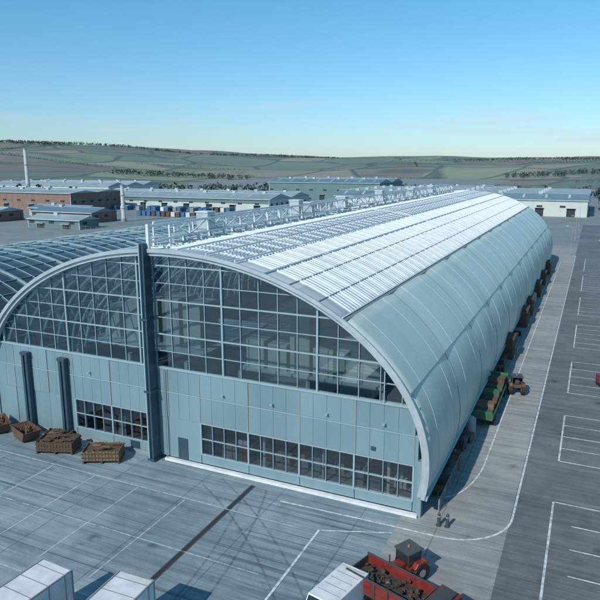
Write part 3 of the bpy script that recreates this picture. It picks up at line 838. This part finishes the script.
leaf=mat('hazy_distant_foliage',(.08,.115,.10),.9,0,.5,.15,c2=(.05,.08,.078))  # leaf colour greyed towards blue, aerial haze mixed into the base colour
trk=mat('bark',(.08,.06,.045),.9)
g=MB()
def tree(x,y,h,nl=30):
    z=max(0,hz(x,y)-.6)
    g.cyl((x,y,z-.5),(x,y,z+h*.5),h*.025,h*.012,4,1)
    cl_=[(random.uniform(-.28,.28)*h,random.uniform(-.28,.28)*h,random.uniform(.25,.8)*h,random.uniform(.18,.3)*h) for _ in range(5)]
    for k in range(nl):
        c=random.choice(cl_); d=Vector((random.gauss(0,1),random.gauss(0,1),random.gauss(0,1))).normalized()*c[3]*random.uniform(.5,1.05)
        p=Vector((x+c[0],y+c[1],z+c[2]))+d
        s=h*random.uniform(.09,.16)
        a=Vector((random.uniform(-1,1),random.uniform(-1,1),random.uniform(-1,1))).normalized(); bq=a.cross(d).normalized()
        g.poly([p+a*s,p+bq*s,p-a*s*.9,p-bq*s*.9],0)
def hedge(x0,y0,x1,y1,n,h=(6,12),jit=6,nl=26):
    for k in range(n):
        t=(k+random.random())/n; tree(x0+(x1-x0)*t+random.uniform(-jit,jit),y0+(y1-y0)*t+random.uniform(-jit,jit),random.uniform(*h),nl)
hedge(-560,520,-260,600,90,(7,12),14); hedge(-260,590,40,620,90,(7,12),10); hedge(0,500,260,520,60,(8,13),12)
hedge(-480,340,-420,420,22,(8,13),12); hedge(6,372,60,380,22,(7,11),6)
hedge(-350,410,-180,412,34,(6,9),5); hedge(-650,600,-520,520,40,(8,12),14)
for k in range(26):
    a=R(random.uniform(-6,56)); d=random.uniform(900,2900); x,y=-math.sin(a)*d,math.cos(a)*d
    th=R(random.choice((25,115,25,15)))+random.uniform(-.2,.2); l=random.uniform(150,420)
    hedge(x,y,x+l*math.cos(th),y+l*math.sin(th),int(l/5),(3,6),1.5,12)
for (a,d,l,n) in ((27,2500,500,200),(42,2350,700,320),(51,2150,500,200),(9,2650,700,280),(-2,2450,400,200),(2,1350,240,110),(35,1250,260,110)):
    a=R(a); x,y=-math.sin(a)*d,math.cos(a)*d; tx,ty=math.cos(a),math.sin(a)
    for k in range(n):
        q=random.uniform(-l/2,l/2); w_=random.gauss(0,16)
        tree(x+tx*q-ty*w_,y+ty*q+tx*w_,random.uniform(8,12),16)
g.build('distant_trees',[leaf,trk])

# ------------------------------------------------------------------ light
SUN=Vector((-.22,-.975,0)).normalized(); EL=R(38)
sd=Vector((SUN.x*math.cos(EL),SUN.y*math.cos(EL),math.sin(EL)))
l=bpy.data.lights.new('sun','SUN'); l.energy=3.8; l.angle=R(.55); l.color=(1,.94,.85)
lo=bpy.data.objects.new('sun',l); COL.objects.link(lo); lo.rotation_euler=sd.to_track_quat('Z','Y').to_euler(); lo.location=(-50,-50,100)
w=bpy.data.worlds.new('World'); S.world=w; w.use_nodes=True; nt=w.node_tree
bg=nt.nodes['Background']; sk=N(nt,'ShaderNodeTexSky'); sk.sky_type='NISHITA'; sk.sun_disc=False
sk.sun_elevation=EL; sk.sun_rotation=math.atan2(SUN.x,SUN.y); sk.altitude=50; sk.air_density=1.0; sk.dust_density=.4; sk.ozone_density=1.8
tc=N(nt,'ShaderNodeTexCoord'); sx=N(nt,'ShaderNodeSeparateXYZ'); nt.links.new(tc.outputs['Generated'],sx.inputs[0])
er=N(nt,'ShaderNodeMapRange'); er.inputs[1].default_value=0.; er.inputs[2].default_value=.24; nt.links.new(sx.outputs[2],er.inputs[0])
tcol=mixc(nt,er.outputs[0],(.74,.92,1.18),(.55,1.12,1.26))
tint=mixc(nt,1.,sk.outputs[0],tcol,'MULTIPLY')
mp=N(nt,'ShaderNodeMapping'); mp.inputs['Scale'].default_value=(3.2,3.2,42); nt.links.new(tc.outputs['Generated'],mp.inputs[0])
cf=noisef(nt,mp.outputs[0],1.0,7,.53,.74,.6)
r1=N(nt,'ShaderNodeMapRange'); r1.inputs[1].default_value=.012; r1.inputs[2].default_value=.04; nt.links.new(sx.outputs[2],r1.inputs[0])
r2=N(nt,'ShaderNodeMapRange'); r2.inputs[1].default_value=.11; r2.inputs[2].default_value=.06; nt.links.new(sx.outputs[2],r2.inputs[0])
cm=mulf(nt,mulf(nt,cf,r1.outputs[0]),r2.outputs[0])
fin=mixc(nt,mulf(nt,cm,.65),tint,(5.8,6.3,6.6))
nt.links.new(fin,bg.inputs[0]); bg.inputs[1].default_value=.108

c=bpy.data.cameras.new('camera'); co=bpy.data.objects.new('camera',c); COL.objects.link(co)
co.location=(0,0,28); co.rotation_euler=(R(77.9),0,R(24.8)); c.lens=37.8; c.sensor_width=36; c.clip_end=20000; c.clip_start=.5
S.camera=co
S.view_settings.view_transform='Standard'; S.view_settings.look='None'; S.view_settings.exposure=0
